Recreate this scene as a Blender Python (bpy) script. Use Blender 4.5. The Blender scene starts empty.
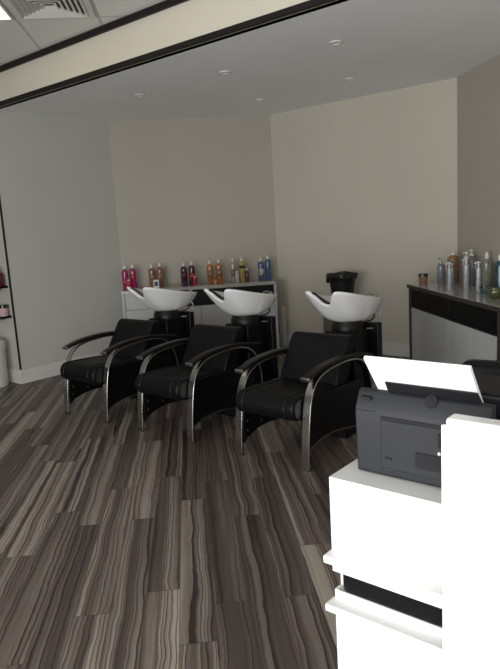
import bpy, bmesh, math, random
from mathutils import Vector, Matrix
random.seed(7)
C = bpy.context.scene.collection
S2 = 2 ** -0.5
PI = math.pi

# ------------------------------------------------------------------ materials
def nodes(name):
    m = bpy.data.materials.new(name); m.use_nodes = True
    nt = m.node_tree; nt.nodes.clear()
    out = nt.nodes.new('ShaderNodeOutputMaterial')
    p = nt.nodes.new('ShaderNodeBsdfPrincipled')
    nt.links.new(p.outputs[0], out.inputs[0])
    return m, nt, p

def mat(name, col, rough=.5, metal=0, var=.06, scale=12, bump=0, bscale=200, coat=0, trans=0, ior=1.45, emis=None, estr=0, alpha=1, spec=.5, stretch=None):
    m, nt, p = nodes(name)
    tc = nt.nodes.new('ShaderNodeTexCoord')
    mp = nt.nodes.new('ShaderNodeMapping')
    nt.links.new(tc.outputs['Object'], mp.inputs[0])
    if stretch: mp.inputs['Scale'].default_value = stretch
    nz = nt.nodes.new('ShaderNodeTexNoise'); nz.inputs['Scale'].default_value = scale; nz.inputs['Detail'].default_value = 3
    nt.links.new(mp.outputs[0], nz.inputs[0])
    r = nt.nodes.new('ShaderNodeValToRGB')
    c = Vector(col)
    r.color_ramp.elements[0].position = .3; r.color_ramp.elements[1].position = .7
    r.color_ramp.elements[0].color = (*[max(0, x * (1 - var)) for x in c], 1)
    r.color_ramp.elements[1].color = (*[min(1, x * (1 + var)) for x in c], 1)
    nt.links.new(nz.outputs[0], r.inputs[0]); nt.links.new(r.outputs[0], p.inputs['Base Color'])
    p.inputs['Roughness'].default_value = rough; p.inputs['Metallic'].default_value = metal
    p.inputs['Coat Weight'].default_value = coat; p.inputs['Transmission Weight'].default_value = trans
    p.inputs['IOR'].default_value = ior; p.inputs['Alpha'].default_value = alpha
    p.inputs['Specular IOR Level'].default_value = spec
    if emis:
        p.inputs['Emission Color'].default_value = (*emis, 1); p.inputs['Emission Strength'].default_value = estr
    if bump:
        n2 = nt.nodes.new('ShaderNodeTexNoise'); n2.inputs['Scale'].default_value = bscale
        nt.links.new(mp.outputs[0], n2.inputs[0])
        b = nt.nodes.new('ShaderNodeBump'); b.inputs['Strength'].default_value = bump; b.inputs['Distance'].default_value = .002
        nt.links.new(n2.outputs[0], b.inputs['Height']); nt.links.new(b.outputs[0], p.inputs['Normal'])
    return m

def floor_material():
    m, nt, p = nodes('zebrano_vinyl_planks')
    N = nt.nodes.new; L = nt.links.new
    def M(op, a, b=None):
        n = N('ShaderNodeMath'); n.operation = op
        for k, v in enumerate((a, b)):
            if v is None: continue
            if isinstance(v, (int, float)): n.inputs[k].default_value = v
            else: L(v, n.inputs[k])
        return n.outputs[0]
    def xyz(x, y, z):
        n = N('ShaderNodeCombineXYZ')
        for k, v in enumerate((x, y, z)):
            if isinstance(v, (int, float)): n.inputs[k].default_value = v
            else: L(v, n.inputs[k])
        return n.outputs[0]
    def white(v):
        n = N('ShaderNodeTexWhiteNoise'); n.noise_dimensions = '3D'; L(v, n.inputs[0]); return n.outputs[0]
    def noise(v, detail=2, dist=0, rough=.5):
        n = N('ShaderNodeTexNoise'); n.inputs['Scale'].default_value = 1; n.inputs['Detail'].default_value = detail
        n.inputs['Distortion'].default_value = dist; n.inputs['Roughness'].default_value = rough
        L(v, n.inputs[0]); return n.outputs[0]
    tc = N('ShaderNodeTexCoord'); mp = N('ShaderNodeMapping'); L(tc.outputs['Object'], mp.inputs[0])
    mp.inputs['Rotation'].default_value = (0, 0, -PI / 4)
    sp = N('ShaderNodeSeparateXYZ'); L(mp.outputs[0], sp.inputs[0])
    a, b = sp.outputs[0], sp.outputs[1]
    W, LEN = .140, 1.25
    row = M('FLOOR', M('DIVIDE', a, W)); fr = M('FRACT', M('DIVIDE', a, W))
    off = M('MULTIPLY', white(xyz(row, 3.3, 1.7)), 7.0)
    bb = M('ADD', M('DIVIDE', b, LEN), off)
    col = M('FLOOR', bb); fb = M('FRACT', bb)
    pid = white(xyz(row, col, 9.1))
    shift = M('MULTIPLY', pid, 61.0)
    # wavy contour field running along the plank: every contour is a dark vein that fades to one side
    wob = noise(xyz(M('MULTIPLY', a, 6.0), M('MULTIPLY', b, 3.6), shift), 3)
    ax = M('ADD', a, M('MULTIPLY', M('SUBTRACT', wob, .5), .040))
    f1 = noise(xyz(M('ADD', M('MULTIPLY', ax, 10.0), shift), M('MULTIPLY', b, .10), shift), 1)
    lv = M('ADD', M('MULTIPLY', f1, 8.0), M('MULTIPLY', ax, 44.0))
    band = M('FLOOR', lv); fband = M('FRACT', lv)
    tone = white(xyz(band, row, col))
    amt = white(xyz(band, M('ADD', row, 17.3), col))
    wide = white(xyz(M('FLOOR', M('DIVIDE', lv, 2.7)), M('ADD', row, 5.1), col))
    fine = noise(xyz(M('ADD', M('MULTIPLY', ax, 150.0), shift), M('MULTIPLY', b, 3.0), shift), 3, 0, .6)
    mid = noise(xyz(M('ADD', M('MULTIPLY', ax, 30.0), shift), M('MULTIPLY', b, .6), shift), 2)
    t = M('ADD', M('MULTIPLY', tone, .16), M('MULTIPLY', pid, .03))
    t = M('ADD', t, M('MULTIPLY', M('POWER', wide, 2.0), .42))
    t = M('ADD', t, M('MULTIPLY', mid, .46))
    t = M('ADD', t, .025)
    t = M('ADD', t, M('MULTIPLY', M('SUBTRACT', fine, .5), .26))
    vein = M('MULTIPLY', M('POWER', M('SUBTRACT', 1.0, fband), 4.2), M('ADD', .15, M('MULTIPLY', amt, .85)))
    t = M('SUBTRACT', t, M('MULTIPLY', vein, .72))
    r = N('ShaderNodeValToRGB'); L(t, r.inputs[0])
    e = r.color_ramp.elements
    e[0].position = .08; e[0].color = (.030, .023, .021, 1)
    e[1].position = .92; e[1].color = (.41, .38, .325, 1)
    x = e.new(.32); x.color = (.082, .063, .056, 1)
    x = e.new(.52); x.color = (.160, .130, .114, 1)
    x = e.new(.72); x.color = (.31, .275, .235, 1)
    seam = M('MAXIMUM', M('LESS_THAN', fr, .010), M('LESS_THAN', fb, .0018))
    mx = N('ShaderNodeMix'); mx.data_type = 'RGBA'; L(seam, mx.inputs['Factor'])
    L(r.outputs[0], mx.inputs['A']); mx.inputs['B'].default_value = (.035, .028, .025, 1)
    L(mx.outputs['Result'], p.inputs['Base Color'])
    rr = M('ADD', .38, M('MULTIPLY', fine, .12)); L(rr, p.inputs['Roughness'])
    p.inputs['Specular IOR Level'].default_value = .35
    return m

def tile_material():
    m, nt, p = nodes('acoustic_ceiling_tiles')
    N = nt.nodes.new; L = nt.links.new
    tc = N('ShaderNodeTexCoord'); mp = N('ShaderNodeMapping'); L(tc.outputs['Object'], mp.inputs[0])
    mp.vector_type = 'TEXTURE'
    mp.inputs['Rotation'].default_value = (0, 0, PI / 4)
    mp.inputs['Location'].default_value = ((-1.13 - 5.1) * S2, (-1.13 + 5.1) * S2, 0)
    sp = N('ShaderNodeSeparateXYZ'); L(mp.outputs[0], sp.inputs[0])
    def M(op, a, b=None):
        n = N('ShaderNodeMath'); n.operation = op
        for k, v in enumerate((a, b)):
            if v is None: continue
            if isinstance(v, (int, float)): n.inputs[k].default_value = v
            else: L(v, n.inputs[k])
        return n.outputs[0]
    g = []
    for k in (0, 1):
        f = M('FRACT', M('ADD', M('DIVIDE', sp.outputs[k], (.6, 1.2)[k]), 100.5))
        g.append(M('LESS_THAN', M('ABSOLUTE', M('SUBTRACT', f, .5)), (.018, .009)[k]))
    gg = M('MAXIMUM', g[0], g[1])
    nz = N('ShaderNodeTexNoise'); nz.inputs['Scale'].default_value = 140; L(tc.outputs['Object'], nz.inputs[0])
    r = N('ShaderNodeValToRGB'); L(nz.outputs[0], r.inputs[0])
    r.color_ramp.elements[0].position = .35; r.color_ramp.elements[0].color = (.76, .76, .73, 1)
    r.color_ramp.elements[1].position = .6; r.color_ramp.elements[1].color = (.86, .86, .83, 1)
    mx = N('ShaderNodeMix'); mx.data_type = 'RGBA'; L(gg, mx.inputs['Factor']); L(r.outputs[0], mx.inputs['A'])
    mx.inputs['B'].default_value = (.55, .55, .52, 1)
    L(mx.outputs['Result'], p.inputs['Base Color']); p.inputs['Roughness'].default_value = .9
    return m

MT = dict(
    floor=floor_material(), tiles=tile_material(),
    wall_grey=mat('pale_grey_wall_paint', (.53, .535, .50), .75, var=.02, scale=2, bump=.15, bscale=160),
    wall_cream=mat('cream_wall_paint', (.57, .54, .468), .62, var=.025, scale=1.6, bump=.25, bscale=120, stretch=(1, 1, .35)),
    wall_cream_shaded=mat('shaded_cream_wall_paint', (.435, .405, .345), .62, var=.025, scale=1.6, bump=.25, bscale=120, stretch=(1, 1, .35)),  # darker cream for the slanted walls: their weaker light is put into the colour
    ceil=mat('white_ceiling_paint', (.86, .88, .89), .85, var=.02, scale=2),
    fascia=mat('cream_bulkhead_paint', (.74, .70, .60), .6, var=.02, scale=2),
    trim=mat('black_trim', (.006, .005, .004), .6, var=.2, scale=8),
    skirting=mat('white_gloss_skirting', (.66, .66, .63), .4, var=.02),
    vinyl=mat('black_vinyl', (.004, .004, .005), .44, var=.25, scale=20, bump=.25, bscale=260, spec=.22),
    vinyl2=mat('black_satin_vinyl', (.009, .009, .011), .42, var=.25, scale=14, bump=.15, bscale=300, spec=.4),
    panel=mat('black_laminate', (.004, .004, .005), .4, var=.2, scale=6, spec=.25),
    armpad=mat('black_moulded_urethane', (.007, .0065, .0065), .38, var=.2, scale=30, spec=.35),
    chrome=mat('polished_chrome', (.52, .51, .49), .20, 1, var=.05, scale=20),
    steel=mat('brushed_steel', (.36, .36, .36), .38, 1, var=.1, scale=40),
    ceramic=mat('white_glazed_ceramic', (.80, .81, .82), .13, var=.015, scale=4, coat=.3),
    gel=mat('black_neck_gel', (.016, .014, .014), .4, var=.2),
    gel_brown=mat('brown_neck_gel', (.10, .075, .065), .35, var=.2),
    rubber=mat('black_rubber_hose', (.03, .03, .03), .45, var=.2),
    greytop=mat('grey_speckled_worktop', (.40, .385, .36), .16, var=.10, scale=60, coat=.2),
    darkedge=mat('dark_bronze_edge', (.045, .040, .034), .35, var=.15, scale=30),
    greydoor=mat('pale_grey_laminate', (.47, .48, .48), .45, var=.03, scale=3),
    white=mat('white_laminate', (.84, .85, .85), .35, var=.015, scale=3),
    post=mat('off_white_paint', (.55, .53, .48), .5, var=.04),
    printer=mat('charcoal_printer_plastic', (.014, .0155, .022), .5, var=.06, scale=30, bump=.2, bscale=900),
    printer_dark=mat('black_printer_plastic', (.007, .007, .010), .7, var=.15),
    paper=mat('white_paper', (.90, .91, .93), .8, var=.01),
    label=mat('white_sticker', (.7, .7, .68), .6, var=.05),
    film=mat('white_film', (.88, .89, .88), .45, var=.01),
    bag=mat('black_bin_liner', (.018, .018, .019), .28, var=.3, scale=20, bump=.9, bscale=24),
    bin=mat('black_bin_plastic', (.010, .010, .011), .45, var=.2),
    whitebin=mat('white_bin_plastic', (.66, .67, .65), .35, var=.02),
    brownbox=mat('grey_brown_board', (.16, .145, .125), .55, var=.12, scale=10),
    cap=mat('white_cap_plastic', (.75, .75, .73), .4, var=.03),
    pinklab=mat('pink_print', (.62, .40, .44), .5, var=.35, scale=60),
    glass=mat('window_glass', (.9, .95, .95), .02, var=.01, trans=1, ior=1.45),
    frame=mat('grey_window_frame', (.25, .25, .25), .4, var=.05),
    lens=mat('frosted_lamp_lens', (.30, .30, .28), .3, var=.05),
    lit=mat('lit_light_diffuser', (.9, .85, .7), .5, var=.02, emis=(1, .86, .60), estr=2.6),
    slat=mat('white_vent_metal', (.70, .69, .65), .5, var=.03),
    slatgap=mat('dark_vent_duct', (.10, .085, .08), .8, var=.1),
    outside=mat('outside_pavement', (.35, .34, .32), .8, var=.1),
)
def liquid(name, col, rough=.22):
    return mat(name, [c * .78 + .008 for c in col], rough, var=.22, scale=26, coat=.4)
BM = dict(
    magenta=liquid('magenta_bottle', (.40, .012, .15)), bronze=liquid('bronze_bottle', (.30, .13, .075)),
    purple=liquid('purple_bottle', (.085, .020, .085)), plum=liquid('plum_bottle', (.075, .014, .028)),
    orange=liquid('orange_bottle', (.50, .19, .065)), clear=liquid('pearl_bottle', (.46, .40, .30)),
    yellow=liquid('yellow_bottle', (.50, .38, .10)), blue=liquid('blue_bottle', (.070, .12, .27)),
    amber=liquid('amber_bottle', (.34, .19, .085)), silver=liquid('silver_bottle', (.27, .26, .31)),
    greyclear=liquid('grey_clear_bottle', (.24, .27, .31)), ice=liquid('ice_clear_bottle', (.50, .54, .58)),
    sage=liquid('sage_bottle', (.27, .29, .24)), teal=liquid('teal_bottle', (.015, .085, .115)),
    tealjar=liquid('teal_jar', (.03, .12, .14)), olive=liquid('olive_glass', (.075, .085, .022)),
    tan=liquid('tan_jar', (.30, .19, .115)), red=liquid('red_bottle', (.13, .008, .022)),
    redprint=liquid('red_print', (.50, .03, .07)), whiteprint=liquid('white_print', (.55, .55, .58)),
    darkcap=liquid('black_cap', (.02, .018, .016)),
)

# ------------------------------------------------------------------ mesh helpers
def box(bm, x0, x1, y0, y1, z0, z1, mx=None):
    v = [bm.verts.new((x, y, z)) for z in (z0, z1) for y in (y0, y1) for x in (x0, x1)]
    for f in ((0, 2, 3, 1), (4, 5, 7, 6), (0, 1, 5, 4), (2, 6, 7, 3), (0, 4, 6, 2), (1, 3, 7, 5)):
        bm.faces.new([v[i] for i in f])
    if mx is not None:
        for w in v: w.co = mx @ w.co
    return bm
def prism(bm, poly, x0, x1):                       # poly in (y, z), swept along x
    a = [bm.verts.new((x0, y, z)) for y, z in poly]; b = [bm.verts.new((x1, y, z)) for y, z in poly]
    n = len(poly)
    bm.faces.new(a[::-1]); bm.faces.new(b)
    for i in range(n): bm.faces.new((a[i], a[(i + 1) % n], b[(i + 1) % n], b[i]))
    bmesh.ops.recalc_face_normals(bm, faces=bm.faces)
    return bm
def slab(bm, poly, z0, z1):                        # poly in (x, y)
    a = [bm.verts.new((x, y, z0)) for x, y in poly]; b = [bm.verts.new((x, y, z1)) for x, y in poly]
    n = len(poly); bm.faces.new(a[::-1]); bm.faces.new(b)
    for i in range(n): bm.faces.new((a[i], a[(i + 1) % n], b[(i + 1) % n], b[i]))
    bmesh.ops.recalc_face_normals(bm, faces=bm.faces)
    return bm
def lathe(bm, prof, c=(0, 0, 0), seg=20, sx=1, sy=1):
    rings = []
    for r, z in prof:
        if r < 1e-5: rings.append([bm.verts.new((c[0], c[1], c[2] + z))])
        else: rings.append([bm.verts.new((c[0] + sx * r * math.cos(2 * PI * k / seg), c[1] + sy * r * math.sin(2 * PI * k / seg), c[2] + z)) for k in range(seg)])
    for a, b in zip(rings, rings[1:]):
        for k in range(seg):
            q = [a[k % len(a)], a[(k + 1) % len(a)], b[(k + 1) % len(b)], b[k % len(b)]]
            q = list(dict.fromkeys(q))
            if len(q) > 2: bm.faces.new(q)
    if len(rings[0]) > 1: bm.faces.new(rings[0][::-1])
    if len(rings[-1]) > 1: bm.faces.new(rings[-1])
    bmesh.ops.recalc_face_normals(bm, faces=bm.faces)
    return bm
def smooth_path(pts, n=6):                         # Catmull-Rom through the points
    P = [Vector(p) for p in pts]; P = [2 * P[0] - P[1]] + P + [2 * P[-1] - P[-2]]
    out = []
    for i in range(1, len(P) - 2):
        for k in range(n):
            t = k / n; a, b, c, d = P[i - 1:i + 3]
            out.append(.5 * ((2 * b) + (c - a) * t + (2 * a - 5 * b + 4 * c - d) * t * t + (3 * b - a - 3 * c + d) * t ** 3))
    out.append(P[-2].copy()); return out
def tube(bm, pts, r, seg=8):
    pts = [Vector(p) for p in pts]; rings = []; n = len(pts)
    up = Vector((0.31, 0.17, 0.93))
    for i, p in enumerate(pts):
        t = (pts[min(i + 1, n - 1)] - pts[max(i - 1, 0)]).normalized()
        u = t.cross(up); u.normalize() if u.length > 1e-4 else None
        w = u.cross(t); rr = r[i] if isinstance(r, (list, tuple)) else r
        rings.append([bm.verts.new(p + rr * (u * math.cos(2 * PI * k / seg) + w * math.sin(2 * PI * k / seg))) for k in range(seg)])
    for a, b in zip(rings, rings[1:]):
        for k in range(seg): bm.faces.new((a[k], a[(k + 1) % seg], b[(k + 1) % seg], b[k]))
    bm.faces.new(rings[0][::-1]); bm.faces.new(rings[-1])
    bmesh.ops.recalc_face_normals(bm, faces=bm.faces)
    return bm
def ribbon(bm, yz, x0, x1, th):                    # a flat bar bent in the y-z plane
    n = len(yz); L = []
    for i, (y, z) in enumerate(yz):
        a = Vector(yz[max(i - 1, 0)]); b = Vector(yz[min(i + 1, n - 1)]); t = (b - a).normalized(); nn = Vector((-t.y, t.x))
        h = th[i] if isinstance(th, (list, tuple)) else th
        L.append((Vector((y, z)) + nn * h / 2, Vector((y, z)) - nn * h / 2))
    R = []
    for o, i_ in L:
        R.append([bm.verts.new((x0, o.x, o.y)), bm.verts.new((x1, o.x, o.y)), bm.verts.new((x1, i_.x, i_.y)), bm.verts.new((x0, i_.x, i_.y))])
    for a, b in zip(R, R[1:]):
        for k in range(4): bm.faces.new((a[k], a[(k + 1) % 4], b[(k + 1) % 4], b[k]))
    bm.faces.new(R[0]); bm.faces.new(R[-1])
    bmesh.ops.recalc_face_normals(bm, faces=bm.faces)
    return bm
def obj(name, bm, m, parent=None, bevel=0, seg=2, smooth=False, sub=0):
    me = bpy.data.meshes.new(name); bm.to_mesh(me); bm.free()
    o = bpy.data.objects.new(name, me); C.objects.link(o)
    me.materials.append(m)
    if parent is not None: o.parent = parent
    if bevel:
        b = o.modifiers.new('bevel', 'BEVEL'); b.width = bevel; b.segments = seg; b.limit_method = 'ANGLE'; b.angle_limit = math.radians(35)
    if sub:
        s = o.modifiers.new('sub', 'SUBSURF'); s.levels = sub; s.render_levels = sub
    if smooth or bevel or sub:
        for p in me.polygons: p.use_smooth = True
        if not sub:
            try: me.set_sharp_from_angle(angle=math.radians(38))
            except Exception: pass
    return o
def B(): return bmesh.new()
def tag(o, label, cat, group=None):
    o['label'] = label; o['category'] = cat
    if group: o['group'] = group
    return o
def thing(name, label, cat, loc=(0, 0, 0), rz=0, group=None):
    o = bpy.data.objects.new(name, None); C.objects.link(o); o.location = loc; o.rotation_euler = (0, 0, rz)
    o.empty_display_size = .1
    return tag(o, label, cat, group)
def struct(name, bm, m, parent=None, bevel=0):
    o = obj(name, bm, m, parent, bevel)
    if parent is None: o['kind'] = 'structure'
    return o
def dup(root, loc, label, group=None):
    r = root.copy(); C.objects.link(r); r.location = loc; r['label'] = label
    if group: r['group'] = group
    for ch in root.children:
        c = ch.copy(); C.objects.link(c); c.parent = r
        for g in ch.children:
            d = g.copy(); C.objects.link(d); d.parent = c
    return r
def ab(a, b, z=0): return Vector(((a - b) * S2, (a + b) * S2, z))
RZ = PI / 4

# ------------------------------------------------------------------ the setting
XL, YR, YB, ZC, ZT = -5.991, 3.40, 6.188, 2.77, 3.097
A4, B2 = 2.674, 7.668
P = [(XL, YR), (XL, 4.853), (XL + YB - 4.853, YB), (A4 / S2 - YB, YB), (A4 / S2 - YR, YR)]  # the bay, counter-clockwise seen from below
XE = P[4][0]
FX0, FX1, FY0 = -7.6, 3.2, -1.9
struct('floor', slab(B(), [(FX0 - .1, FY0 - .1), (FX1 + .1, FY0 - .1), (FX1 + .1, YR + .1), (XE + .15, YR + .1), (P[3][0] + .1, YB + .15), (P[2][0] - .1, YB + .15), (XL - .15, 4.9), (XL - .15, YR + .1), (FX0 - .1, YR + .1)], -.08, 0), MT['floor'])
struct('ceiling', slab(B(), [(XL - .15, YR + .05), (XE + .15, YR + .05), (P[3][0] + .1, YB + .15), (P[2][0] - .1, YB + .15), (XL - .15, 4.9)], ZC, ZC + .08), MT['ceil'])
struct('ceiling_tiled', slab(B(), [(FX0 - .1, FY0 - .1), (FX1 + .1, FY0 - .1), (FX1 + .1, YR + .06), (FX0 - .1, YR + .06)], ZT, ZT + .08), MT['tiles'])
struct('wall_bulkhead', box(B(), FX0, FX1, YR, YR + .1, ZC, ZT), MT['fascia'])
struct('trim_1', box(B(), FX0, FX1, YR - .022, YR + .012, ZC - .012, ZC + .026), MT['trim'], bevel=.004)
struct('trim_2', box(B(), FX0, FX1, YR - .03, YR, ZT - .048, ZT), MT['trim'], bevel=.004)
struct('wall_left', box(B(), XL - .12, XL, YR + .001, 4.853, 0, ZC), MT['wall_grey'])
struct('wall_return', box(B(), FX0, XL - .12, YR + .001, YR + .12, 0, ZC), MT['wall_grey'])
struct('trim_3', box(B(), XL - .016, XL + .004, YR - .005, YR + .010, .15, ZC - .012), MT['trim'], bevel=.002)
mxA = Matrix.Rotation(RZ, 4, 'Z')
struct('wall_back_left', box(B(), (P[1][0] + P[1][1]) * S2 - .02, (P[2][0] + P[2][1]) * S2 + .02, B2, B2 + .12, 0, ZC, mxA), MT['wall_cream_shaded'])
struct('wall_back', box(B(), P[2][0], P[3][0], YB, YB + .12, 0, ZC), MT['wall_cream'])
struct('wall_right', box(B(), A4, A4 + .12, (P[4][1] - P[4][0]) * S2, (P[3][1] - P[3][0]) * S2, 0, ZC, mxA), MT['wall_cream_shaded'])
struct('wall_return_right', box(B(), XE, FX1, YR + .001, YR + .12, 0, ZC), MT['wall_grey'])
struct('wall_far_left', box(B(), FX0 - .12, FX0, FY0, YR, 0, ZT), MT['wall_grey'])
struct('wall_far_right', box(B(), FX1, FX1 + .12, FY0, YR, 0, ZT), MT['wall_grey'])
WX0, WX1, WZ0, WZ1 = -3.6, 2.6, .08, 1.95
bm = B(); box(bm, FX0, WX0, FY0 - .15, FY0, 0, ZT); box(bm, WX1, FX1, FY0 - .15, FY0, 0, ZT)
box(bm, WX0, WX1, FY0 - .15, FY0, 0, WZ0); box(bm, WX0, WX1, FY0 - .15, FY0, WZ1, ZT)
struct('wall_front', bm, MT['wall_grey'])
w = obj('window_1', box(B(), WX0, WX1, FY0 - .11, FY0 - .10, WZ0, WZ1), MT['glass']); w['kind'] = 'structure'
bm = B()
for k in range(5):
    x = WX0 + (WX1 - WX0) * k / 4; box(bm, x - .03, x + .03, FY0 - .13, FY0 - .07, WZ0, WZ1)
for z in (WZ0 + .02, WZ1 - .02): box(bm, WX0, WX1, FY0 - .13, FY0 - .07, z - .03, z + .03)
obj('window_frame', bm, MT['frame'], w)
# skirting boards: a tall board with a stepped top
def skirting(name, x0, x1, y0, y1, mx=None, out=(0, -1)):
    bm = B()
    for d, z0, z1 in ((.020, 0, .085), (.014, .085, .118), (.008, .118, .142)):
        if out == (0, -1): box(bm, x0, x1, y0 - d, y0, z0, z1, mx)
        elif out == (1, 0): box(bm, x0, x0 + d, y0, y1, z0, z1, mx)
        elif out == (-1, 0): box(bm, x0 - d, x0, y0, y1, z0, z1, mx)
    return struct(name, bm, MT['skirting'], bevel=.003)
skirting('baseboard_left', XL, 0, YR + .0005, 4.853, out=(1, 0))
skirting('baseboard_return', FX0, XL + .02, YR, YR, out=(0, -1))
skirting('baseboard_back_left', (P[1][0] + P[1][1]) * S2 + .01, (P[2][0] + P[2][1]) * S2 - .01, B2, B2, mxA)
skirting('baseboard_back', P[2][0] + .01, P[3][0] - .01, YB, YB)
skirting('baseboard_right', A4, 0, (P[4][1] - P[4][0]) * S2, (P[3][1] - P[3][0]) * S2 - .01, mxA, out=(-1, 0))

# ------------------------------------------------------------------ ceiling fittings
def downlight(x, y, label):
    t = thing('ceiling_downlight', label, 'ceiling light', (x, y, ZC), 0, 'recessed spotlights in the bay ceiling')
    obj('trim_ring', lathe(B(), [(.030, -.004), (.034, -.010), (.047, -.008), (.050, 0), (.046, .001), (.030, .001)], seg=24), MT['slat'], t, smooth=True)
    obj('lens', lathe(B(), [(0, -.003), (.030, -.002), (.030, .001), (0, .001)], seg=20), MT['lens'], t)
    return t
dl = downlight(-2.523, 4.192, 'round chrome spotlight in ceiling, nearest and rightmost of the front row')
dup(dl, (-3.604, 4.199, ZC), 'round chrome spotlight in ceiling, middle one of the row nearest the bulkhead')
dup(dl, (-4.68, 4.20, ZC), 'round chrome spotlight in ceiling, leftmost one near the dark-edged bulkhead')
dup(dl, (-4.163, 5.37, ZC), 'small faint spotlight in ceiling by the corner of the cream walls')
dup(dl, (-3.078, 5.33, ZC), 'small faint spotlight in ceiling over the middle of the cream back wall')

# air vent and lit panel sit in tiles of the front ceiling
c = ab(-.83, 4.80, ZT)
t = thing('ceiling_vent', 'white square ceiling air vent with slanted slats beside the lit panel', 'vent', c, RZ)
bm = B()
for x0, x1, y0, y1 in ((-.285, .285, .235, .285), (-.285, .285, -.285, -.235), (-.285, -.235, -.235, .235), (.235, .285, -.235, .235)): box(bm, x0, x1, y0, y1, -.014, 0)
obj('frame', bm, MT['slat'], t, bevel=.004)
obj('duct', box(B(), -.235, .235, -.235, .235, -.002, 0), MT['slatgap'], t)
for k in range(6):
    r1 = .236 - .036 * k; r0 = r1 - .026; bm = B()
    R_ = [[bm.verts.new((sx * q, sy * q, z)) for sx, sy in ((-1, -1), (1, -1), (1, 1), (-1, 1))] for q, z in ((r0, -.003), (r1, -.020), (r1 + .002, -.018), (r0 + .002, -.001))]
    for i in range(4):
        for j in range(4): bm.faces.new((R_[i][j], R_[i][(j + 1) % 4], R_[(i + 1) % 4][(j + 1) % 4], R_[(i + 1) % 4][j]))
    bmesh.ops.recalc_face_normals(bm, faces=bm.faces)
    obj('louvre', bm, MT['slat'], t)
c = ab(-1.43, 4.80, ZT)
t = thing('ceiling_light_panel', 'lit warm white square light panel in the tiled ceiling', 'ceiling light', c, RZ)
bm = B()
for x0, x1, y0, y1 in ((-.29, .29, .27, .29), (-.29, .29, -.29, -.27), (-.29, -.27, -.27, .27), (.27, .29, -.27, .27)): box(bm, x0, x1, y0, y1, -.012, 0)
obj('frame', bm, MT['slat'], t, bevel=.003)
obj('diffuser', box(B(), -.27, .27, -.27, .27, -.006, 0), MT['lit'], t)

# ------------------------------------------------------------------ backwash units
def basin_mesh():
    """white shampoo bowl: two horns with a neck dip at the front (-y), low round back"""
    bm = B(); n = 64; cy = .965
    def rim(th, inset=0):
        cx_, sy_ = math.cos(th), math.sin(th)
        a = .228; b = .360 if sy_ < 0 else .375
        e = 2.2 if sy_ > 0 else 2.2 + 1.1 * min(1, -sy_ * 1.6)
        k = (abs(cx_) ** e + abs(sy_) ** e) ** (-1 / e)
        x = a * k * cx_; y = b * k * sy_
        if y < 0: x *= 1 - .16 * (-y / b) ** 1.6           # narrows to the horns
        d = math.exp(-(abs(x) / .074) ** 2.6) if y < -.1 else 0
        y += d * .105
        t = (y + .36) / .70
        z = 1.024 - .128 * t - .012 * math.sin(PI * min(1, t)) - .088 * d
        f = 1 - inset / .26
        return Vector((x * f, cy + y * f, z))
    def foot(th): return Vector((.105 * math.cos(th), .985 + .105 * math.sin(th), .765))
    rings = []
    T = [0, .12, .28, .46, .64, .80, .92, 1]
    for t in T:
        ring = []
        for k in range(n):
            th = 2 * PI * k / n
            f, r = foot(th), rim(th)
            s = math.sin(th)
            # front underside runs straight up to the horns, the rear is round
            bulge = .66 if s < 0 else .56 - .04 * s
            u = t ** bulge if t else 0
            w = t ** (1.35 - .25 * max(0, -s))
            p = Vector((f.x + (r.x - f.x) * u, f.y + (r.y - f.y) * (u if s > 0 else t ** (.66 + .24 * -s)), f.z + (r.z - f.z) * w))
            ring.append(bm.verts.new(p))
        rings.append(ring)
    for ins, dz in ((.012, .010), (.030, .006), (.042, -.02)):
        rings.append([bm.verts.new(rim(2 * PI * k / n, ins) + Vector((0, 0, dz))) for k in range(n)])
    for t in (.7, .4, .15):
        ring = []
        for k in range(n):
            th = 2 * PI * k / n; r = rim(th, .05); q = Vector((0, cy + .02, .81))
            p = q + (r - q) * t ** .8; p.z = q.z + (r.z - .03 - q.z) * t ** 2.2
            ring.append(bm.verts.new(p))
        rings.append(ring)
    for a, b in zip(rings, rings[1:]):
        for k in range(n): bm.faces.new((a[k], a[(k + 1) % n], b[(k + 1) % n], b[k]))
    bm.faces.new(rings[0][::-1]); bm.faces.new(rings[-1])
    bmesh.ops.recalc_face_normals(bm, faces=bm.faces)
    return bm, rim

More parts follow.
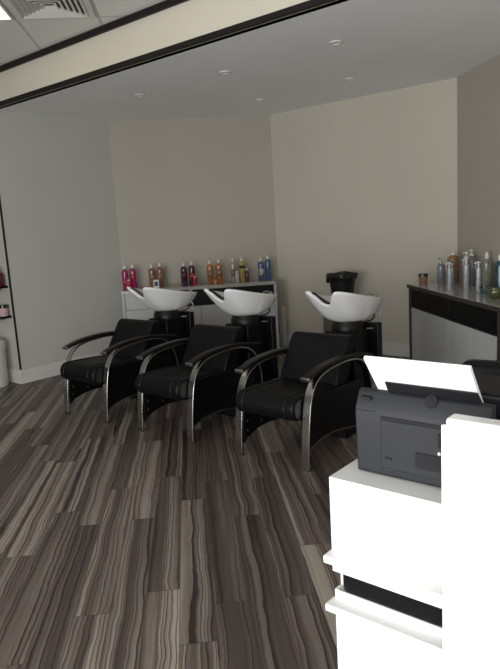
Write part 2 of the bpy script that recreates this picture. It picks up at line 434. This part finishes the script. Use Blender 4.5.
def backwash(loc, label):
    t = thing('backwash_unit', label, 'shampoo chair', loc, 0, 'backwash units in a row')
    # seat: thick cushion with a rolled front
    prof = smooth_path([(.02, .305, 0), (-.03, .312, 0), (-.064, .345, 0), (-.068, .40, 0), (-.04, .442, 0), (.02, .457, 0), (.3, .444, 0), (.55, .425, 0)], 4)
    poly = [(p.x, p.y) for p in prof] + [(.60, .40), (.60, .33), (.5, .30)]
    s = obj('seat', prism(B(), poly, -.232, .232), MT['vinyl'], t, bevel=.02, seg=3)
    for sx in (-1, 1):
        pp = [(sx * .165, p.x * 1.0, p.y) for p in prof]
        pp = [(x, y - (.003 if z < .42 else 0), z + (.002 if z > .42 else 0)) for x, y, z in pp]
        obj('piping', tube(B(), pp, .0045, 6), MT['vinyl2'], s, smooth=True)
    # backrest: low wide reclined pad
    poly = smooth_path([(.425, .42, 0), (.46, .50, 0), (.545, .635, 0), (.59, .705, 0), (.625, .728, 0), (.67, .722, 0), (.687, .69, 0), (.64, .58, 0), (.56, .40, 0)], 4)
    bk = obj('backrest', prism(B(), [(p.x, p.y) for p in poly], -.237, .237), MT['vinyl'], t, bevel=.022, seg=3)
    # arms
    arch = [(p.x, p.y) for p in smooth_path([(-.012, 0, 0), (-.006, .12, 0), (.012, .27, 0), (.042, .42, 0), (.095, .515, 0), (.185, .567, 0), (.33, .588, 0), (.50, .592, 0), (.65, .566, 0), (.745, .49, 0), (.79, .38, 0), (.805, .25, 0), (.807, .13, 0)], 5)]
    padp = [(p.x, p.y) for p in smooth_path([(.025, .560, 0), (.10, .581, 0), (.22, .603, 0), (.42, .614, 0), (.62, .602, 0), (.82, .568, 0)], 5)]
    n = len(padp)
    for sx in (-1, 1):
        x0, x1 = sorted((sx * .240, sx * .295))
        f = obj('arm_frame', ribbon(B(), arch, x0, x1, .012), MT['chrome'], t, bevel=.002)
        obj('foot_pad', box(B(), x0 - .002, x1 + .002, -.020, .004, 0, .006), MT['rubber'], f)
        pad = obj('armrest', ribbon(B(), padp, sx * .263 - .031, sx * .263 + .031, [.020 + .010 * math.sin(PI * i / (n - 1)) for i in range(n)]), MT['armpad'], t, bevel=.008, seg=3)
        obj('end_cap', ribbon(B(), [padp[0], padp[1]], sx * .263 - .0325, sx * .263 + .0325, [.022, .0215]), MT['steel'], pad, bevel=.003)
        px0, px1 = sorted((sx * .234, sx * .256))
        bot = [(p.x, p.y) for p in smooth_path([(.012, .075, 0), (.06, .112, 0), (.20, .145, 0), (.38, .142, 0), (.56, .112, 0), (.745, .085, 0)], 4)]
        top = [(.74, .42), (.60, .42), (.40, .43), (.06, .435), (.035, .40), (.012, .25)]
        sp = obj('side_panel', prism(B(), bot + top, px0, px1), MT['panel'], t, bevel=.003)
        e0, e1 = sorted((sx * .250, sx * .262))
        obj('edge_trim', ribbon(B(), bot, e0, e1, .007), MT['steel'], sp)
        for y, z in ((.045, .16), (.05, .225), (.06, .30), (.20, .19)):
            m = Matrix.Translation((sx * .232, y, z)) @ Matrix.Rotation(-sx * PI / 2, 4, 'Y')
            b = lathe(B(), [(.009, 0), (.009, .004), (.005, .007), (0, .007)], seg=10)
            bmesh.ops.transform(b, matrix=m, verts=b.verts)
            obj('bolt', b, MT['rubber'], sp, smooth=True)
    # pedestal cabinet behind the backrest
    obj('pedestal', box(B(), -.125, .125, .86, 1.10, 0, .70), MT['panel'], t, bevel=.012)
    obj('back_panel', box(B(), -.19, .19, 1.10, 1.16, 0, .738), MT['panel'], t, bevel=.008)
    obj('plinth', box(B(), -.19, .19, .60, .86, 0, .36), MT['panel'], t, bevel=.006)
    obj('collar', lathe(B(), [(.122, .70), (.122, .735), (.112, .752), (.108, .77)], (0, .985, 0), 28), MT['armpad'], t, smooth=True)
    bm, rim = basin_mesh()
    bs = obj('basin', bm, MT['ceramic'], t, sub=1)
    # neck cushion lies in the dip of the rim
    g = B(); rows = []
    xs = [-.092 + .184 * k / 14 for k in range(15)]
    for x in xs:
        d = math.exp(-(abs(x) / .074) ** 2.6)
        y = .618 + d * .105; z = 1.018 - .106 * d
        row = []
        for dy, dz in ((.012, -.02), (.004, .012), (.012, .022), (.05, .020), (.078, .0), (.08, -.06)):
            row.append(g.verts.new((x, y + dy, z + dz)))
        rows.append(row)
    for a, b in zip(rows, rows[1:]):
        for k in range(5): g.faces.new((a[k], a[k + 1], b[k + 1], b[k]))
        g.faces.new((a[5], a[0], b[0], b[5]))
    g.faces.new(rows[0]); g.faces.new(rows[-1][::-1])
    bmesh.ops.recalc_face_normals(g, faces=g.faces)
    obj('neck_cushion', g, MT['gel'], bs, smooth=True, sub=1)
    # mixer tap on the back rim with its shower hose
    g = B(); lathe(g, [(.020, .885), (.020, .905), (.016, .920), (.016, .932), (0, .936)], (.10, 1.225, 0), 14)
    tube(g, [(.10, 1.225, .925), (.075, 1.20, .940), (.06, 1.17, .934)], .007, 8)
    box(g, .02, .06, 1.235, 1.267, .885, .912)
    obj('tap', g, MT['steel'], bs, bevel=.002)
    hp = smooth_path([(.13, 1.17, .845), (.17, 1.17, .80), (.175, 1.15, .74), (.15, 1.12, .70), (.11, 1.06, .70)], 6)
    obj('hose', tube(B(), hp, .008, 8), MT['steel'], bs, smooth=True)
    hp = smooth_path([(.08, 1.20, .83), (.12, 1.17, .78), (.12, 1.12, .755), (.09, 1.07, .75)], 6)
    obj('hose', tube(B(), hp, .007, 8), MT['rubber'], bs, smooth=True)
    return t
u3 = backwash((-2.378, 3.0, 0), 'black vinyl backwash chair with white basin, nearest one beside the printer')
dup(u3, (-3.366, 3.0, 0), 'black vinyl backwash chair with white basin, middle one of the three')
u1 = dup(u3, (-4.325, 3.0, 0), 'black vinyl backwash chair with white basin, farthest one beside the pale left wall')
for ch in u1.children:
    if ch.name.startswith('basin'):
        for g in ch.children:
            if g.name.startswith('neck_cushion'):
                g.data = g.data.copy(); g.data.materials[0] = MT['gel_brown']; g['label'] = 'brown neck cushion'

# ------------------------------------------------------------------ counters along the slanted walls
HC = .845
def counter(name, label, L, D, loc, rz, doors, topmat, ends, black0, thick=.03, zd=.62):
    """local x runs along the wall, y = 0 is the front, +y the wall"""
    t = thing(name, label, 'counter', loc, rz)
    obj('worktop', box(B(), 0, L, -.012, D, HC - .028, HC), topmat, t, bevel=.003)
    obj('front_edge', box(B(), 0, L, -.018, -.012, HC - .036, HC - .002), MT['darkedge'] if topmat == MT['greytop'] and ends == MT['darkedge'] else topmat, t)
    for x, w in ((0, .03), (L - thick, thick)): obj('end_panel', box(B(), x, x + w, 0, D, 0, HC - .028), ends, t, bevel=.002)
    obj('carcass', box(B(), .03, L - thick, .04, D - .01, .06, HC - .028), MT['panel'], t)
    obj('plinth', box(B(), .03, L - thick, .05, D - .05, 0, .06), MT['panel'], t)
    n = doors; w = (L - .03 - thick) / n
    for k in range(n):
        x0 = .03 + k * w
        d = obj('door', box(B(), x0 + .0025, x0 + w - .0025, .015, .035, .065, zd - .004), MT['greydoor'], t, bevel=.002)
    if black0 > 0:
        obj('open_end_bay', box(B(), .032, .03 + black0, .022, .04, zd, HC - .03), MT['greydoor'], t)
    m = max(1, n // 2 + n % 2); x0 = .03 + black0; w = (L - .03 - thick - black0) / m
    for k in range(m):
        obj('drawer', box(B(), x0 + k * w + .002, x0 + (k + 1) * w - .002, .018, .038, zd + .002, HC - .034), MT['panel'], t, bevel=.002)
    return t
# back-left counter: local x = A, local y = B
LBK = 1.79
counter('back_counter', 'grey topped counter with white doors under the row of coloured bottles', LBK, B2 - 7.26 - .022, ab(-.79, 7.26), RZ, 4, MT['greytop'], MT['greydoor'], .30)
# right counter: local x runs along -B, local y = +A
counter('product_counter', 'dark edged counter with black drawers and grey doors by right wall', 1.86, A4 - 2.12 - .022, ab(2.12, 5.95), RZ - PI / 2, 4, MT['greytop'], MT['darkedge'], 0, .075)

# slim pipe box in the corner by the back counter
tag(obj('pipe_box', box(B(), -4.600, -4.545, 6.09, YB - .022, 0, .50), MT['post'], bevel=.004), 'slim off-white upright pipe box standing right of the back counter', 'pipe box')

# ------------------------------------------------------------------ bottles
def cap_profile(r, h0, h1): return [(r, h0), (r, h1 - .004), (r * .8, h1), (0, h1)]
def bottle(pos, r, h, m, label, group, capm='cap', kind='cap', name='shampoo_bottle', lab=None, hc=None, capname=None, rz=0):
    """round shouldered bottle with a white cap / a pump"""
    t = thing(name, label, 'bottle', pos, rz, group)
    neck = r * .36
    sh = h - r * .9
    body = [(r * .90, 0), (r, .006), (r, sh), (r * .95, sh + r * .30), (r * .75, sh + r * .62), (neck * 1.15, h - r * .12), (neck, h), (0, h)]
    obj('body', lathe(B(), body, seg=20), m, t, smooth=True)
    hc = hc or r * 1.0
    cm = MT[capm] if capm in MT else BM[capm]
    if kind == 'cap':
        obj('cap', lathe(B(), [(neck * 1.05, h), (neck * 1.05, h + hc * .75), (neck * .6, h + hc), (0, h + hc)], seg=14), cm, t, smooth=True)
    elif kind == 'pump':
        obj('collar', lathe(B(), [(neck * 1.25, h - .002), (neck * 1.25, h + .014), (neck * .5, h + .018), (0, h + .018)], seg=14), cm, t, smooth=True)
        g = B(); lathe(g, [(.0045, h + .016), (.0045, h + .040), (.011, h + .041), (.011, h + .054), (0, h + .055)], seg=12)
        tube(g, [(0, 0, h + .049), (-.026, -.01, h + .049), (-.036, -.014, h + .042)], .0045, 8)
        obj('pump', g, cm, t, smooth=True)
    elif kind == 'spray':
        g = B(); lathe(g, [(neck * 1.1, h - .002), (neck * 1.1, h + .02), (neck * .7, h + .03), (0, h + .03)], seg=12)
        tube(g, [(.014, 0, h + .034), (-.01, 0, h + .040), (-.040, -.012, h + .030)], [.008, .009, .006], 8)
        tube(g, [(-.02, -.005, h + .03), (-.030, -.010, h + .005), (-.034, -.012, h - .012)], .003, 6)
        obj('trigger', g, cm, t, smooth=True)
    if lab:
        lm, z0, z1, a0, a1 = lab
        g = B(); k = 9; R = r * 1.015
        va = [[g.verts.new((R * math.cos(a0 + (a1 - a0) * i / (k - 1)), R * math.sin(a0 + (a1 - a0) * i / (k - 1)), z)) for z in (z0, z1)] for i in range(k)]
        for p, q in zip(va, va[1:]): g.faces.new((p[0], q[0], q[1], p[1]))
        o = obj('label', g, lm, t, smooth=True)
        s = o.modifiers.new('th', 'SOLIDIFY'); s.thickness = .001; s.offset = 1
    return t
GB = 'bottles in pairs on the back counter'
FA = (-PI / 2 - .9, -PI / 2 + .9)
def lab(m, z0=.06, z1=.15): return (m, z0, z1, *FA)
BB = 7.50
row = [(-.754, 'magenta', .036, .235, 'bright magenta bottle with white cap, left end of the back counter', lab(BM['redprint'], .05, .12)),
       (-.661, 'magenta', .038, .243, 'bright magenta bottle with white cap, second from the left wall', lab(BM['redprint'], .11, .17)),
       (-.440, 'bronze', .038, .230, 'bronze brown bottle, left one of the bronze pair', lab(BM['tan'], .09, .16)),
       (-.346, 'bronze', .040, .238, 'bronze brown bottle, right one of the bronze pair', lab(BM['tan'], .07, .17)),
       (-.064, 'purple', .038, .225, 'dark purple bottle with white cap above gap of first basins', lab(BM['plum'], .06, .17)),
       (.031, 'plum', .038, .232, 'plum black bottle with red and white print beside the purple one', lab(BM['redprint'], .075, .135)),
       (.245, 'orange', .036, .232, 'orange bottle with white cap, left one of the orange pair', lab(BM['amber'], .07, .16)),
       (.352, 'orange', .038, .238, 'orange bottle with white cap, right one of the orange pair', lab(BM['tan'], .08, .17)),
       (.520, 'clear', .030, .240, 'slim pearl white bottle beside the yellow bottle', lab(BM['tan'], .07, .15)),
       (.628, 'yellow', .040, .240, 'yellow bottle with dark spot label between pearl and blue bottles', lab(BM['darkcap'], .155, .195)),
       (.857, 'blue', .036, .225, 'blue bottle with pale label, left one of the blue pair', lab(BM['whiteprint'], .06, .14)),
       (.942, 'blue', .036, .245, 'taller blue bottle with white cap, right end of back counter', None)]
for a, m, r, h, l, lb in row:
    bottle(ab(a, BB, HC), r, h, BM[m], l, GB, lab=lb, rz=RZ, hc=.042)
def small_bottle(a, b, r, h, m, label, lm=None):
    t = thing('travel_bottle', label, 'bottle', ab(a, b, HC), RZ, 'small bottles in front of the pairs')
    obj('body', lathe(B(), [(r * .9, 0), (r, .004), (r, h * .78), (r * .6, h * .9), (0, h * .9)], seg=16), m, t, smooth=True)
    obj('cap', lathe(B(), [(r * .55, h * .86), (r * .55, h), (0, h)], seg=12), lm or MT['cap'], t, smooth=True)
small_bottle(-.708, 7.43, .030, .115, BM['redprint'], 'small red bottle standing before the two magenta bottles')
small_bottle(.060, 7.43, .026, .105, BM['redprint'], 'small red and white bottle before the plum black bottle')
small_bottle(.30, 7.44, .040, .060, BM['orange'], 'low orange jar between and before the two orange bottles', BM['orange'])
small_bottle(.560, 7.44, .026, .13, BM['whiteprint'], 'small pale bottle before the pearl bottle')
small_bottle(.680, 7.45, .022, .15, BM['purple'], 'small mauve bottle right of the yellow bottle')
t = thing('price_card', 'small white folded card standing before the bronze bottle pair', 'card', ab(-.393, 7.405, HC), RZ)
bm = B(); prism(bm, [(-.03, 0), (-.027, 0), (.0015, .088), (.027, 0), (.03, 0), (.0015, .094)], -.032, .032)
obj('card', bm, MT['label'], t)
obj('printed_panel', prism(B(), [(-.0236, .022), (-.0226, .022), (-.0066, .072), (-.0076, .072)], -.022, .022), BM['blue'], t)

GR = 'salon products on the right counter'
def rb(a, b): return ab(a, b, HC)
def jar(pos, r, h, m, capm, label, name='cream_jar', capfrac=.24):
    t = thing(name, label, 'jar', pos, RZ, GR)
    obj('body', lathe(B(), [(r * .86, 0), (r * .92, .004), (r, h * (1 - capfrac)), (0, h * (1 - capfrac))], seg=20), m, t, smooth=True)
    obj('lid', lathe(B(), [(r * 1.05, h * (1 - capfrac)), (r * 1.05, h * .98), (r * .98, h), (0, h)], seg=20), capm, t, smooth=True)
jar(rb(2.235, 5.86), .044, .102, BM['tan'], BM['darkcap'], 'tan jar with black lid at the left end of right counter')
bottle(rb(2.43, 5.90), .036, .185, BM['greyclear'], 'clear grey square-shouldered pump dispenser beside the amber bottle', GR, 'steel', 'pump', 'pump_dispenser', rz=RZ)
bottle(rb(2.44, 5.66), .026, .175, BM['greyclear'], 'slim grey spray bottle just before the amber bottle', GR, 'steel', 'spray', 'spray_bottle', rz=RZ)
bottle(rb(2.535, 5.86), .056, .262, BM['amber'], 'tall amber pump bottle with clear pump on right counter', GR, 'cap', 'pump', 'pump_bottle', rz=RZ, lab=(BM['tan'], .05, .17, PI - .3, PI + 1.4))
bottle(rb(2.50, 5.49), .044, .250, BM['silver'], 'lilac silver pump bottle, left one of the white pumped pair', GR, 'cap', 'pump', 'pump_bottle', rz=RZ)
bottle(rb(2.60, 5.60), .048, .262, BM['silver'], 'lilac silver pump bottle, right one of the white pumped pair', GR, 'cap', 'pump', 'pump_bottle', rz=RZ)
bottle(rb(2.25, 5.28), .017, .195, BM['ice'], 'thin clear spray tube standing before the amber bottle', GR, 'cap', 'spray', 'spray_bottle', rz=RZ)
bottle(rb(2.42, 5.32), .022, .215, BM['ice'], 'thin clear spray tube standing before the lilac silver bottles', GR, 'cap', 'spray', 'spray_bottle', rz=RZ)
bottle(rb(2.39, 5.02), .018, .205, BM['ice'], 'thin clear spray bottle with trigger between silver and sage bottles', GR, 'cap', 'spray', 'spray_bottle', rz=RZ)
bottle(rb(2.60, 5.30), .044, .245, BM['sage'], 'pale sage bottle with tall white nozzle right of the sprayers', GR, 'cap', 'cap', 'styling_bottle', rz=RZ, hc=.06)
bottle(rb(2.56, 4.98), .050, .250, BM['teal'], 'large teal bottle at the right edge of the counter', GR, 'cap', 'cap', 'styling_bottle', rz=RZ)
jar(rb(2.38, 4.88), .042, .062, BM['tealjar'], BM['darkcap'], 'small teal jar with dark lid beside the olive bowl', capfrac=.3)
t = thing('glass_bowl', 'round olive green glass bowl at the front of right counter', 'bowl', rb(2.29, 4.53), RZ)
obj('bowl', lathe(B(), [(.030, 0), (.036, .004), (.062, .03), (.068, .055), (.060, .078), (.054, .078), (.060, .055), (.052, .03), (0, .012)], seg=24), BM['olive'], t, smooth=True)
obj('rim', lathe(B(), [(.054, .076), (.061, .076), (.061, .084), (.054, .084)], seg=24), BM['olive'], t, smooth=True)

# ------------------------------------------------------------------ waste bin on a stand behind the third basin
tag(obj('bin_stand', box(B(), -3.735, -3.46, 5.74, 6.02, 0, .56), MT['brownbox'], bevel=.006), 'grey-brown box stand under the black bin behind the nearest basin', 'stand')
t = thing('waste_bin', 'black tapered waste bin with bag folded over its rim', 'bin', (-3.53, 5.83, .56))
obj('body', lathe(B(), [(.095, 0), (.098, .004), (.148, .37), (.140, .37), (.090, .012), (0, .012)], seg=28), MT['bin'], t, smooth=True)
g = B(); n = 40; R = []
for j, (r, z) in enumerate(((.140, .30), (.150, .375), (.158, .378), (.166, .355), (.164, .315))):
    ring = []
    for k in range(n):
        th = 2 * PI * k / n
        wv = .008 * math.sin(5 * th + 1) + .006 * math.sin(11 * th)
        dz = (.030 * math.sin(3 * th + .6) + .016 * math.sin(7 * th)) if j == 4 else .006 * math.sin(4 * th)
        ring.append(g.verts.new(((r + (wv if j > 1 else 0)) * math.cos(th), (r + (wv if j > 1 else 0)) * math.sin(th), z + dz)))
    R.append(ring)
for a, b in zip(R, R[1:]):
    for k in range(n): g.faces.new((a[k], a[(k + 1) % n], b[(k + 1) % n], b[k]))
ln = obj('bin_liner', g, MT['bag'], t, smooth=True)
s = ln.modifiers.new('th', 'SOLIDIFY'); s.thickness = .002

# ------------------------------------------------------------------ left edge: shelves, products, white bin
def shelf(z, label):
    t = thing('wall_shelf', label, 'shelf', (-6.035, YR, z), 0, 'shelves left of the black corner trim')
    obj('board', box(B(), -.90, 0, -.10, 0, -.022, 0), MT['panel'], t, bevel=.002)
    for x in (-.75, -.15): obj('bracket', box(B(), x, x + .02, -.09, 0, -.05, -.022), MT['steel'], t)
shelf(.725, 'lower dark shelf holding small white labelled jar by the black trim')
shelf(1.035, 'upper dark shelf holding a red bottle by the black trim')
t = thing('labelled_jar', 'small jar with dark lid and pink-white label on the lower shelf', 'jar', (-6.085, YR - .055, .725))
obj('body', lathe(B(), [(.042, 0), (.045, .004), (.045, .085), (0, .085)], seg=20), MT['pinklab'], t, smooth=True)
obj('lid', lathe(B(), [(.047, .085), (.047, .115), (.043, .118), (0, .118)], seg=20), BM['darkcap'], t, smooth=True)
bottle((-6.09, YR - .055, 1.035), .046, .15, BM['red'], 'deep red bottle with dark cap on the upper shelf', None, 'darkcap', 'cap', 'colour_bottle')
t = thing('pedal_bin', 'white round bin with domed lid on floor below the shelves', 'bin', (-6.175, 3.20, 0))
obj('body', lathe(B(), [(.125, 0), (.132, .01), (.140, .41), (0, .41)], seg=32), MT['whitebin'], t, smooth=True)
obj('lid', lathe(B(), [(.148, .40), (.150, .445), (.138, .47), (.09, .495), (0, .505)], seg=32), MT['whitebin'], t, smooth=True)

# ------------------------------------------------------------------ reception desk, printer, paper, front panel, chair
DX0, DX1, DY0, DY1, DZ = -.981, .35, 1.507, 1.98, .742
t = thing('reception_cabinet', 'white cabinet with lipped drawers holding the black printer', 'cabinet', (DX0, DY0, 0))
W = DX1 - DX0
obj('worktop', box(B(), 0, W, .030, DY1 - DY0, DZ - .03, DZ), MT['white'], t)
obj('carcass', box(B(), .006, W - .006, .035, DY1 - DY0 - .01, 0, DZ - .03), MT['white'], t)
obj('recess', box(B(), .018, W - .012, .030, .036, .375, .44), MT['panel'], t)
d = obj('drawer', box(B(), .0, W, 0, .030, .435, DZ), MT['white'], t)
obj('lip', box(B(), -.004, W, -.046, .004, .482, .506), MT['white'], d, bevel=.004)
d = obj('drawer', box(B(), .004, W - .004, 0, .030, .075, .375), MT['white'], t, bevel=.003)
obj('lip', box(B(), -.004, W, -.046, .004, .322, .346), MT['white'], d, bevel=.004)
obj('track', box(B(), .02, W - .02, .0, .03, .3755, .379), MT['steel'], t)
obj('plinth', box(B(), .02, W - .02, .02, .034, 0, .072), MT['white'], t)

t = thing('front_panel', 'tall white upright panel in front of the printer at right edge', 'panel', (-.578, 1.40, 0))
obj('board', box(B(), 0, .95, .006, .058, 0, 1.016), MT['white'], t, bevel=.008, seg=3)
g = B(); n = 60; th = .005
top = []
rnd = random.Random(3)
for k in range(n + 1):
    x = -.007 + .955 * k / n
    z = 1.000 + .0025 * math.sin(k * 1.7) + rnd.uniform(-.002, .002) - (.012 * math.exp(-((k - 8) / 3.2) ** 2)) - (.008 * math.exp(-((k - 22) / 4) ** 2))
    top.append((x, z))
poly = [(x, z) for x, z in top] + [(.948, .02), (-.007, .02)]
f = [g.verts.new((x, 0, z)) for x, z in poly]; b = [g.verts.new((x, th, z)) for x, z in poly]
g.faces.new(f); g.faces.new(b[::-1])
for i in range(len(poly)): g.faces.new((f[i], b[i], b[(i + 1) % len(poly)], f[(i + 1) % len(poly)]))
bmesh.ops.recalc_face_normals(g, faces=g.faces)
obj('facing_film', g, MT['film'], t)

# printer, seen from behind
PX0, PX1, PY = -.933, -.53, 1.585
t = thing('printer', 'charcoal printer seen from behind on the white cabinet', 'printer', (PX0, PY, DZ))
PW = PX1 - PX0
prof = [(.008, .003), (.002, .19), (.004, .205), (.030, .252), (.046, .258), (.046, .150), (.105, .150), (.105, .258), (.29, .262), (.325, .25), (.33, .19), (.33, .003)]
obj('body', prism(B(), prof, 0, PW), MT['printer'], t, bevel=.006, seg=3)
for x in (.03, PW - .05):
    for y in (.03, .28): obj('foot', lathe(B(), [(.012, 0), (.012, .004), (0, .004)], (x, y, 0), 12), MT['rubber'], t)
obj('rear_cover', box(B(), .085, PW - .02, .0005, .02, .03, .178), MT['printer'], t, bevel=.002)
obj('cover_slot', box(B(), .088, PW - .03, -.002, .02, .180, .188), MT['printer_dark'], t)
obj('side_vent', box(B(), .018, .05, .006, .03, .228, .238, Matrix.Translation((0, .002, 0))), MT['printer_dark'], t)
obj('seam', box(B(), .004, .07, .002, .02, .1965, .1995), MT['printer_dark'], t)
obj('latch', box(B(), .262, .268, -.004, .01, .125, .165), MT['printer_dark'], t)
obj('power_light', lathe(B(), [(.005, 0), (.005, .004), (.003, .006), (0, .006)], seg=10), MT['label'], t)
bpy.data.objects['power_light'].location = (.266, -.001, .108); bpy.data.objects['power_light'].rotation_euler = (PI / 2, 0, 0)
obj('rating_plate', box(B(), .195, .32, -.003, .01, .052, .098), MT['printer_dark'], t)
obj('button', box(B(), .10, .12, -.003, .01, .060, .066), MT['printer_dark'], t)
# support leaning out of the rear slot, lower half of the sheet's back
def lean(bm, x0, x1, s0, s1, o0, o1, notch=None, taper=0):
    """plate in the tilted plane of the rear tray; s along the sheet, o along its normal (towards the camera)"""
    th = math.radians(37)
    up = Vector((0, -math.sin(th), math.cos(th))); nn = Vector((0, -math.cos(th), -math.sin(th)))
    base = Vector((0, .060, .243))
    pts = [(x0, s0), (x1, s0), (x1 - taper, s1), (x0 + taper, s1)]
    if notch:
        a, rr = notch; pts = [(x0, s0)] + [(a - rr * math.cos(PI * i / 10), s0 + rr * .6 * math.sin(PI * i / 10)) for i in range(11)] + pts[1:]
    f = [bm.verts.new(base + Vector((x, 0, 0)) + up * s + nn * o1) for x, s in pts]
    b = [bm.verts.new(base + Vector((x, 0, 0)) + up * s + nn * o0) for x, s in pts]
    bm.faces.new(f); bm.faces.new(b[::-1])
    for i in range(len(pts)): bm.faces.new((f[i], b[i], b[(i + 1) % len(pts)], f[(i + 1) % len(pts)]))
    bmesh.ops.recalc_face_normals(bm, faces=bm.faces)
    return bm
obj('paper_support', lean(B(), .09, .372, -.02, .065, .007, .011, taper=.006), MT['printer_dark'], t, bevel=.002)
obj('thumb_notch', lathe(B(), [(.019, 0), (.019, .002), (0, .002)], seg=20), MT['printer_dark'], t)
o = bpy.data.objects['thumb_notch']; o.location = (.232, .0235, .246); o.rotation_euler = (math.radians(62), 0, 0)
obj('top_cover', box(B(), .012, PW - .012, .112, .30, .258, .268), MT['printer_dark'], t, bevel=.003)
pt = thing('paper_stack', 'white paper stack leaning in the rear tray of printer', 'paper', (PX0, PY, DZ))
obj('sheets', lean(B(), .058, .364, -.004, .158, -.006, .005), MT['paper'], pt)

# office chair behind the printer
t = thing('office_chair', 'black padded office chair with rounded back behind the printer', 'chair', (-.765, 2.55, 0), math.radians(8))
def rrect(w, z0, z1, r, n=6):
    pts = []
    for cx_, cz, a0 in ((w - r, z0 + r, -PI / 2), (w - r, z1 - r, 0), (-w + r, z1 - r, PI / 2), (-w + r, z0 + r, PI)):
        for i in range(n + 1): a = a0 + PI / 2 * i / n; pts.append((cx_ + r * math.cos(a), cz + r * math.sin(a)))
    return pts
def padpanel(w, z0, z1, r, y0, y1):
    bm = B(); pts = rrect(w, z0, z1, r); n = len(pts)
    f = [bm.verts.new((x, y0, z)) for x, z in pts]; b = [bm.verts.new((x, y1, z)) for x, z in pts]
    bm.faces.new(f); bm.faces.new(b[::-1])
    for i in range(n): bm.faces.new((f[i], b[i], b[(i + 1) % n], f[(i + 1) % n]))
    bmesh.ops.recalc_face_normals(bm, faces=bm.faces); return bm
obj('backrest', padpanel(.27, .50, .842, .06, .20, .29), MT['vinyl'], t, bevel=.025, seg=3)
obj('headroll', padpanel(.268, .74, .838, .045, .17, .22), MT['vinyl'], t, bevel=.02, seg=3)
obj('seat', slab(B(), [(-.25, -.25), (.25, -.25), (.26, .22), (-.26, .22)], .40, .49), MT['vinyl'], t, bevel=.03, seg=3)
obj('back_bracket', box(B(), -.03, .03, .10, .31, .38, .41), MT['steel'], t)
obj('back_upright', box(B(), -.03, .03, .285, .31, .38, .65), MT['steel'], t)
obj('gas_post', lathe(B(), [(.025, .08), (.025, .38), (.05, .39), (.05, .405), (0, .405)], seg=16), MT['steel'], t, smooth=True)
for k in range(5):
    a = 2 * PI * k / 5 + .3
    lg = obj('leg', tube(B(), [(.02 * math.cos(a), .02 * math.sin(a), .10), (.27 * math.cos(a), .27 * math.sin(a), .065)], [.022, .014], 8), MT['steel'], t, smooth=True)
    obj('castor', tube(B(), [(.27 * math.cos(a) - .015 * math.sin(a), .27 * math.sin(a) + .015 * math.cos(a), .027), (.27 * math.cos(a) + .015 * math.sin(a), .27 * math.sin(a) - .015 * math.cos(a), .027)], .027, 14), MT['rubber'], lg, smooth=True)

# ------------------------------------------------------------------ light: daylight through the shop window
ld = bpy.data.lights.new('window_daylight', 'AREA'); ld.shape = 'RECTANGLE'; ld.size = WX1 - WX0 - .1; ld.size_y = WZ1 - WZ0 - .1
ld.energy = 262; ld.color = (1.0, .99, .97)
lo = bpy.data.objects.new('window_daylight', ld); C.objects.link(lo)
lo.location = ((WX0 + WX1) / 2, FY0 + .03, (WZ0 + WZ1) / 2); lo.rotation_euler = (PI / 2, 0, 0)   # shines towards +y
w = bpy.data.worlds.new('overcast_sky'); bpy.context.scene.world = w; w.use_nodes = True
nt = w.node_tree; bg = nt.nodes['Background']
sky = nt.nodes.new('ShaderNodeTexSky'); sky.sky_type = 'HOSEK_WILKIE'; sky.turbidity = 6
nt.links.new(sky.outputs[0], bg.inputs[0]); bg.inputs[1].default_value = .4

# ------------------------------------------------------------------ camera
cd = bpy.data.cameras.new('camera'); cam = bpy.data.objects.new('camera', cd); C.objects.link(cam)
f, pitch, roll, yaw = 627.588, .171885, -.059407, .695245
fw = Vector((-math.sin(yaw) * math.cos(pitch), math.cos(yaw) * math.cos(pitch), -math.sin(pitch)))
r = Vector((math.cos(yaw), math.sin(yaw), 0)); u = r.cross(fw)
r2 = r * math.cos(roll) + u * math.sin(roll); u2 = -r * math.sin(roll) + u * math.cos(roll)
m = Matrix((r2, u2, -fw)).transposed().to_4x4(); m.translation = (0, 0, 1.5)
cam.matrix_world = m
cd.sensor_fit = 'HORIZONTAL'; cd.sensor_width = 36; cd.lens = f / 500 * 36; cd.clip_start = .05
sc = bpy.context.scene; sc.camera = cam
sc.view_settings.view_transform = 'Standard'; sc.view_settings.look = 'None'; sc.view_settings.gamma = 1
sc.view_settings.use_curve_mapping = False; sc.view_settings.exposure = 0
try:
    sc.cycles.use_denoising = True; sc.cycles.max_bounces = 8
except Exception: pass
